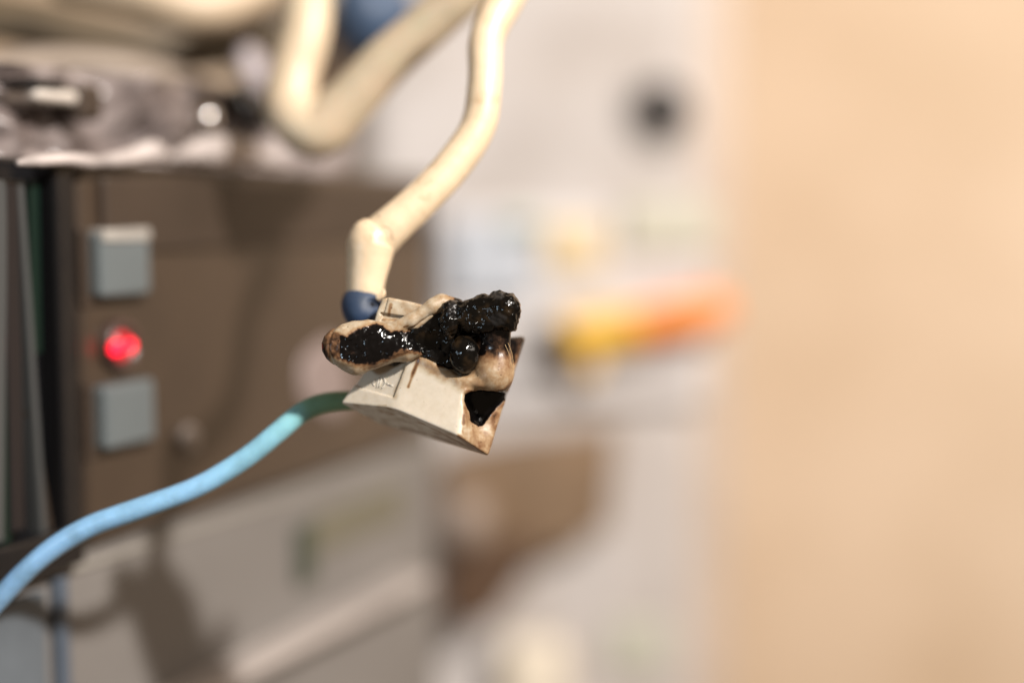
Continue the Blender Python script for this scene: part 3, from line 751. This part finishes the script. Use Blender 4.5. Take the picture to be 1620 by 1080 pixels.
# raised symbol in the recess
M_emb = mat('clean_plastic', (0.60, 0.545, 0.46), 0.4, sss=0.1)
def stroke_mesh(strokes, r):
    vs, fs = [], []
    for st in strokes:
        for a, b in zip(st[:-1], st[1:]):
            a3 = np.array([a[0], a[1], wF2(*a) + 3.8]); b3 = np.array([b[0], b[1], wF2(*b) + 3.8])
            t = (b3 - a3) / np.linalg.norm(b3 - a3); s1 = np.cross(t, F2[0]); s1 /= np.linalg.norm(s1)
            base = len(vs)
            for c3 in (a3 - t * .4, b3 + t * .4):
                for k in range(8):
                    an = 2 * math.pi * k / 8
                    vs.append(c3 + (math.cos(an) * s1 + math.sin(an) * F2[0]) * r)
            for k in range(8): fs.append((base + k, base + (k + 1) % 8, base + 8 + (k + 1) % 8, base + 8 + k))
            fs.append(tuple(range(base, base + 8))[::-1]); fs.append(tuple(range(base + 8, base + 16)))
    return uvw_to_world(np.array(vs)), fs
arc = lambda cx, cy, rx, ry, a0, a1: [(cx + rx * math.cos(a0 + (a1 - a0) * k / 7), cy + ry * math.sin(a0 + (a1 - a0) * k / 7)) for k in range(8)]
st = [[(589, 602), (585, 607), (588, 611)], [(596, 598), (592, 614)], [(600, 598), (596, 614)], arc(599, 606, 7, 9, -1.2, 1.3), [(607, 607), (613, 609), (619, 611)]]
vs_, fs_ = stroke_mesh(st, 0.95)
obj('raised_symbol', vs_, fs_, M_emb, conn)

# ---- melted lever: lobe on the left and the upper rim
LOBE = [(508, 543), (512, 532), (522, 522), (540, 512), (560, 507), (580, 505), (600, 508), (618, 514), (650, 520), (668, 545), (668, 562), (645, 573), (622, 573), (600, 581), (580, 588), (562, 593), (545, 587), (530, 580), (515, 567), (509, 555)]
LBLK = [(521, 528), (535, 527), (550, 532), (562, 524), (572, 519), (585, 513), (594, 511), (606, 515), (618, 524), (645, 522), (690, 500), (700, 560), (668, 560), (645, 552), (626, 556), (616, 566), (598, 574), (575, 577), (550, 572), (534, 568), (524, 556)]
def lever(p):
    u, v, w_ = p
    w0 = 17 + 0.10 * (u - 580)
    d = pillow(p, LOBE, w0, 29, 28)
    d = smin(d, seg3(p, (612, 521, 8), (650, 506, 12), 8, 10), 8)
    d = smin(d, seg3(p, (650, 506, 12), (684, 484, 16), 10, 11), 8)
    d = smin(d, seg3(p, (684, 484, 18), (697, 478, 22), 12, 13), 8)
    d = smin(d, seg3(p, (697, 479, 24), (722, 485, 26), 14, 14), 8)
    d = smin(d, ell(p, (562, 580, 12), (14, 12, 14)), 10)
    # charred hollow
    blk = poly2(u, v, LBLK)
    d = d + (2.0 + 3.0 * sstep(600, 630, u)) * sstep(3, -9, blk) * (w_ < w0)
    # crease of the end cap on the left
    cc = np.abs(np.hypot(u - 585, (v - 548) * 1.05) - 63)
    d = d + 1.8 * np.exp(-(cc / 2.2) ** 2) * (u < 550)
    d = d + 0.8 * vnoise(u, v, w_, 15, 21) + 0.7 * vnoise(u, v, w_, 5, 22) * sstep(4, -4, blk)
    ripple = np.sin((u * 0.42 + v * 0.22) + 5.0 * vnoise(u, v, w_, 13, 23)) * (0.6 + 0.9 * vnoise(u, v, w_, 9, 24))
    d = d + 1.3 * ripple * sstep(0, -6, blk) * (w_ < w0)
    return d
pos, fc = nets(lever, (496, 455, -36), (748, 602, 60), H)
u, v, w_ = pos.T
nz1 = vnoise(u, v, w_, 14, 31); nz2 = vnoise(u, v, w_, 4, 32)
blk = poly2(u, v, LBLK) + 2.2 * nz2 + 2 * nz1
burn = 0.25 + 0.06 * nz1 + 0.03 * nz2
burn = np.maximum(burn, 0.38 * sstep(14, 0, blk) + 0.12 * sstep(572, 582, v))
burn = np.maximum(burn, 0.55 * sstep(5, 1, blk) * (v > 548))
left = sstep(531, 522, u + 0.12 * (v - 548))
burn = np.maximum(burn, (0.62 + 0.10 * nz1) * left)
burn = np.maximum(burn, 0.97 * sstep(4.5, -4.5, blk) * (w_ < 24))
burn = np.where((u < 540) & (blk < 0) & (w_ < 20), 0.64 + 0.05 * nz1, burn)
burn = np.maximum(burn, 0.40 * sstep(660, 715, u + 5 * nz1))
burn = np.maximum(burn, 0.95 * sstep(712, 722, u))
burn = np.maximum(burn, 0.55 * near([(615, 566), (640, 558), (648, 556)], 9))
burn = np.maximum(burn, 0.6 * near([(640, 517), (645, 515)], 5))
burn = np.maximum(burn, 0.28 * sstep(15, 30, w_))
obj('melted_lever', uvw_to_world(pos), fc, M_burn, conn, attrs={'burn': np.clip(burn, 0, 1)})

# ---- cover block behind, by the blue collar
def cover(p):
    u, v, w_ = p
    d = pillow(p, [(603, 473), (613, 470), (640, 475), (676, 484), (686, 500), (660, 520), (618, 522), (590, 512), (594, 494)], 46 + 0.0 * u, 34, 4)
    g = np.maximum(poly2(u, v, [(600, 494), (660, 503), (640, 511), (604, 503)]), w_ - 18)     # step
    d = smax(d, -g, 2)
    g2 = np.maximum(seg3((u, v, u * 0), (612, 472, 0), (602, 506, 0), 1.2, 1.2), w_ - 15)
    d = smax(d, -g2, 1.5)
    # body that ties the cover, the lever and the housing together
    d = smin(d, pillow(p, [(606, 512), (690, 485), (745, 500), (740, 570), (690, 565), (655, 565), (620, 580), (600, 575)], 60, 26, 8), 6)
    return d + 0.5 * vnoise(u, v, w_, 12, 41)
pos, fc = nets(cover, (580, 460, 5), (756, 592, 95), H)
u, v, w_ = pos.T
nz1 = vnoise(u, v, w_, 12, 51)
burn = 0.22 + 0.08 * nz1
burn = np.maximum(burn, 0.50 * near([(617, 482), (614, 498)], 6))
burn = np.maximum(burn, 0.42 * near([(606, 505), (640, 508), (664, 500)], 7))
burn = np.maximum(burn, 0.8 * sstep(510, 530, v - 0.3 * (u - 640)) * (u > 610))
obj('cover_block', uvw_to_world(pos), fc, M_burn, conn, attrs={'burn': np.clip(burn, 0, 1)})

# ---- thin drawn-out threads of melted plastic by the neck
for pts in ([(803, 541, 10), (809, 556, 12), (812, 574, 14), (811, 594, 14)], [(799, 545, 4), (806, 562, 5), (810, 582, 8)]):
    q = uvw_to_world(np.array(pts, float))
    tube('plastic_thread', [(*a, 0.03) for a in q], mat('honey_thread', (0.42, 0.28, 0.14), 0.3), conn, seg=8, n=8)

# ---- char crust
TOPM = [(701, 480), (716, 475), (730, 477), (744, 474), (756, 467), (764, 465), (773, 467), (780, 462), (790, 460), (801, 465), (811, 465), (817, 473), (822, 481), (824, 492), (820, 505), (816, 524), (806, 524), (793, 521), (783, 521), (773, 527), (757, 530), (738, 526), (722, 515), (706, 508)]
def crust(p):
    u, v, w_ = p
    d = pillow(p, [(608, 522), (640, 518), (668, 500), (700, 480), (760, 478), (775, 540), (765, 575), (740, 592), (715, 588), (700, 582), (680, 572), (655, 560), (630, 560)], 36, 20, 10)
    d = smax(d, -ell(p, (680, 540, 8), (40, 22, 16)), 6)
    lump = ell(p, (711, 506, 2), (15, 29, 20))
    top = pillow(p, TOPM, 8 - 0.10 * (u - 760), 24, 19)
    top = smin(top, ell(p, (795, 487, -4), (24, 24, 24)), 6)
    ballb = ell(p, (734, 561, 2), (24.5, 31, 26))
    rim = np.abs(np.hypot(u - 734, (v - 561) * 0.8) - 19)
    foam = cells(u, v, w_, 11.0, 5); foam2 = cells(u, v, w_, 5.5, 6)
    mass = smin(smin(lump, top, 4), d, 4)
    rough = (2.6 * foam + (0.7 + 1.6 * sstep(-0.1, 0.5, vnoise(u, v, w_, 16, 66))) * foam2) - 2.4
    mass = mass + rough * 1.15 * np.clip((w_ < 30) * 1.0, 0.3, 1) + 0.8 * vnoise(u, v, w_, 18, 61)
    bb = ballb + 0.9 * vnoise(u, v, w_, 7, 62) + 0.5 * foam2
    gap = smax(mass, -(ballb - 2.5), 2)
    return np.minimum(gap, bb)
pos, fc = nets(crust, (598, 450, -40), (836, 604, 62), 1.1)
u, v, w_ = pos.T
nz1 = vnoise(u, v, w_, 9, 71)
ash = 0.15 * sstep(0.1, .7, nz1)
ash = np.maximum(ash, 0.9 * (1 - sstep(4, 11, np.hypot((u - 788) * .8, v - 466) + 3 * nz1)))
ash = np.maximum(ash, 0.9 * (1 - sstep(8, 15, np.hypot(u - 788, (v - 504) * 1.1) + 4 * nz1)))
ash = np.maximum(ash, 0.5 * (1 - sstep(4, 9, np.hypot(u - 716, (v - 490) * .6) + 3 * nz1)))
obj('char_crust', uvw_to_world(pos), fc, M_char, conn, attrs={'ash': np.clip(ash, 0, 1)})
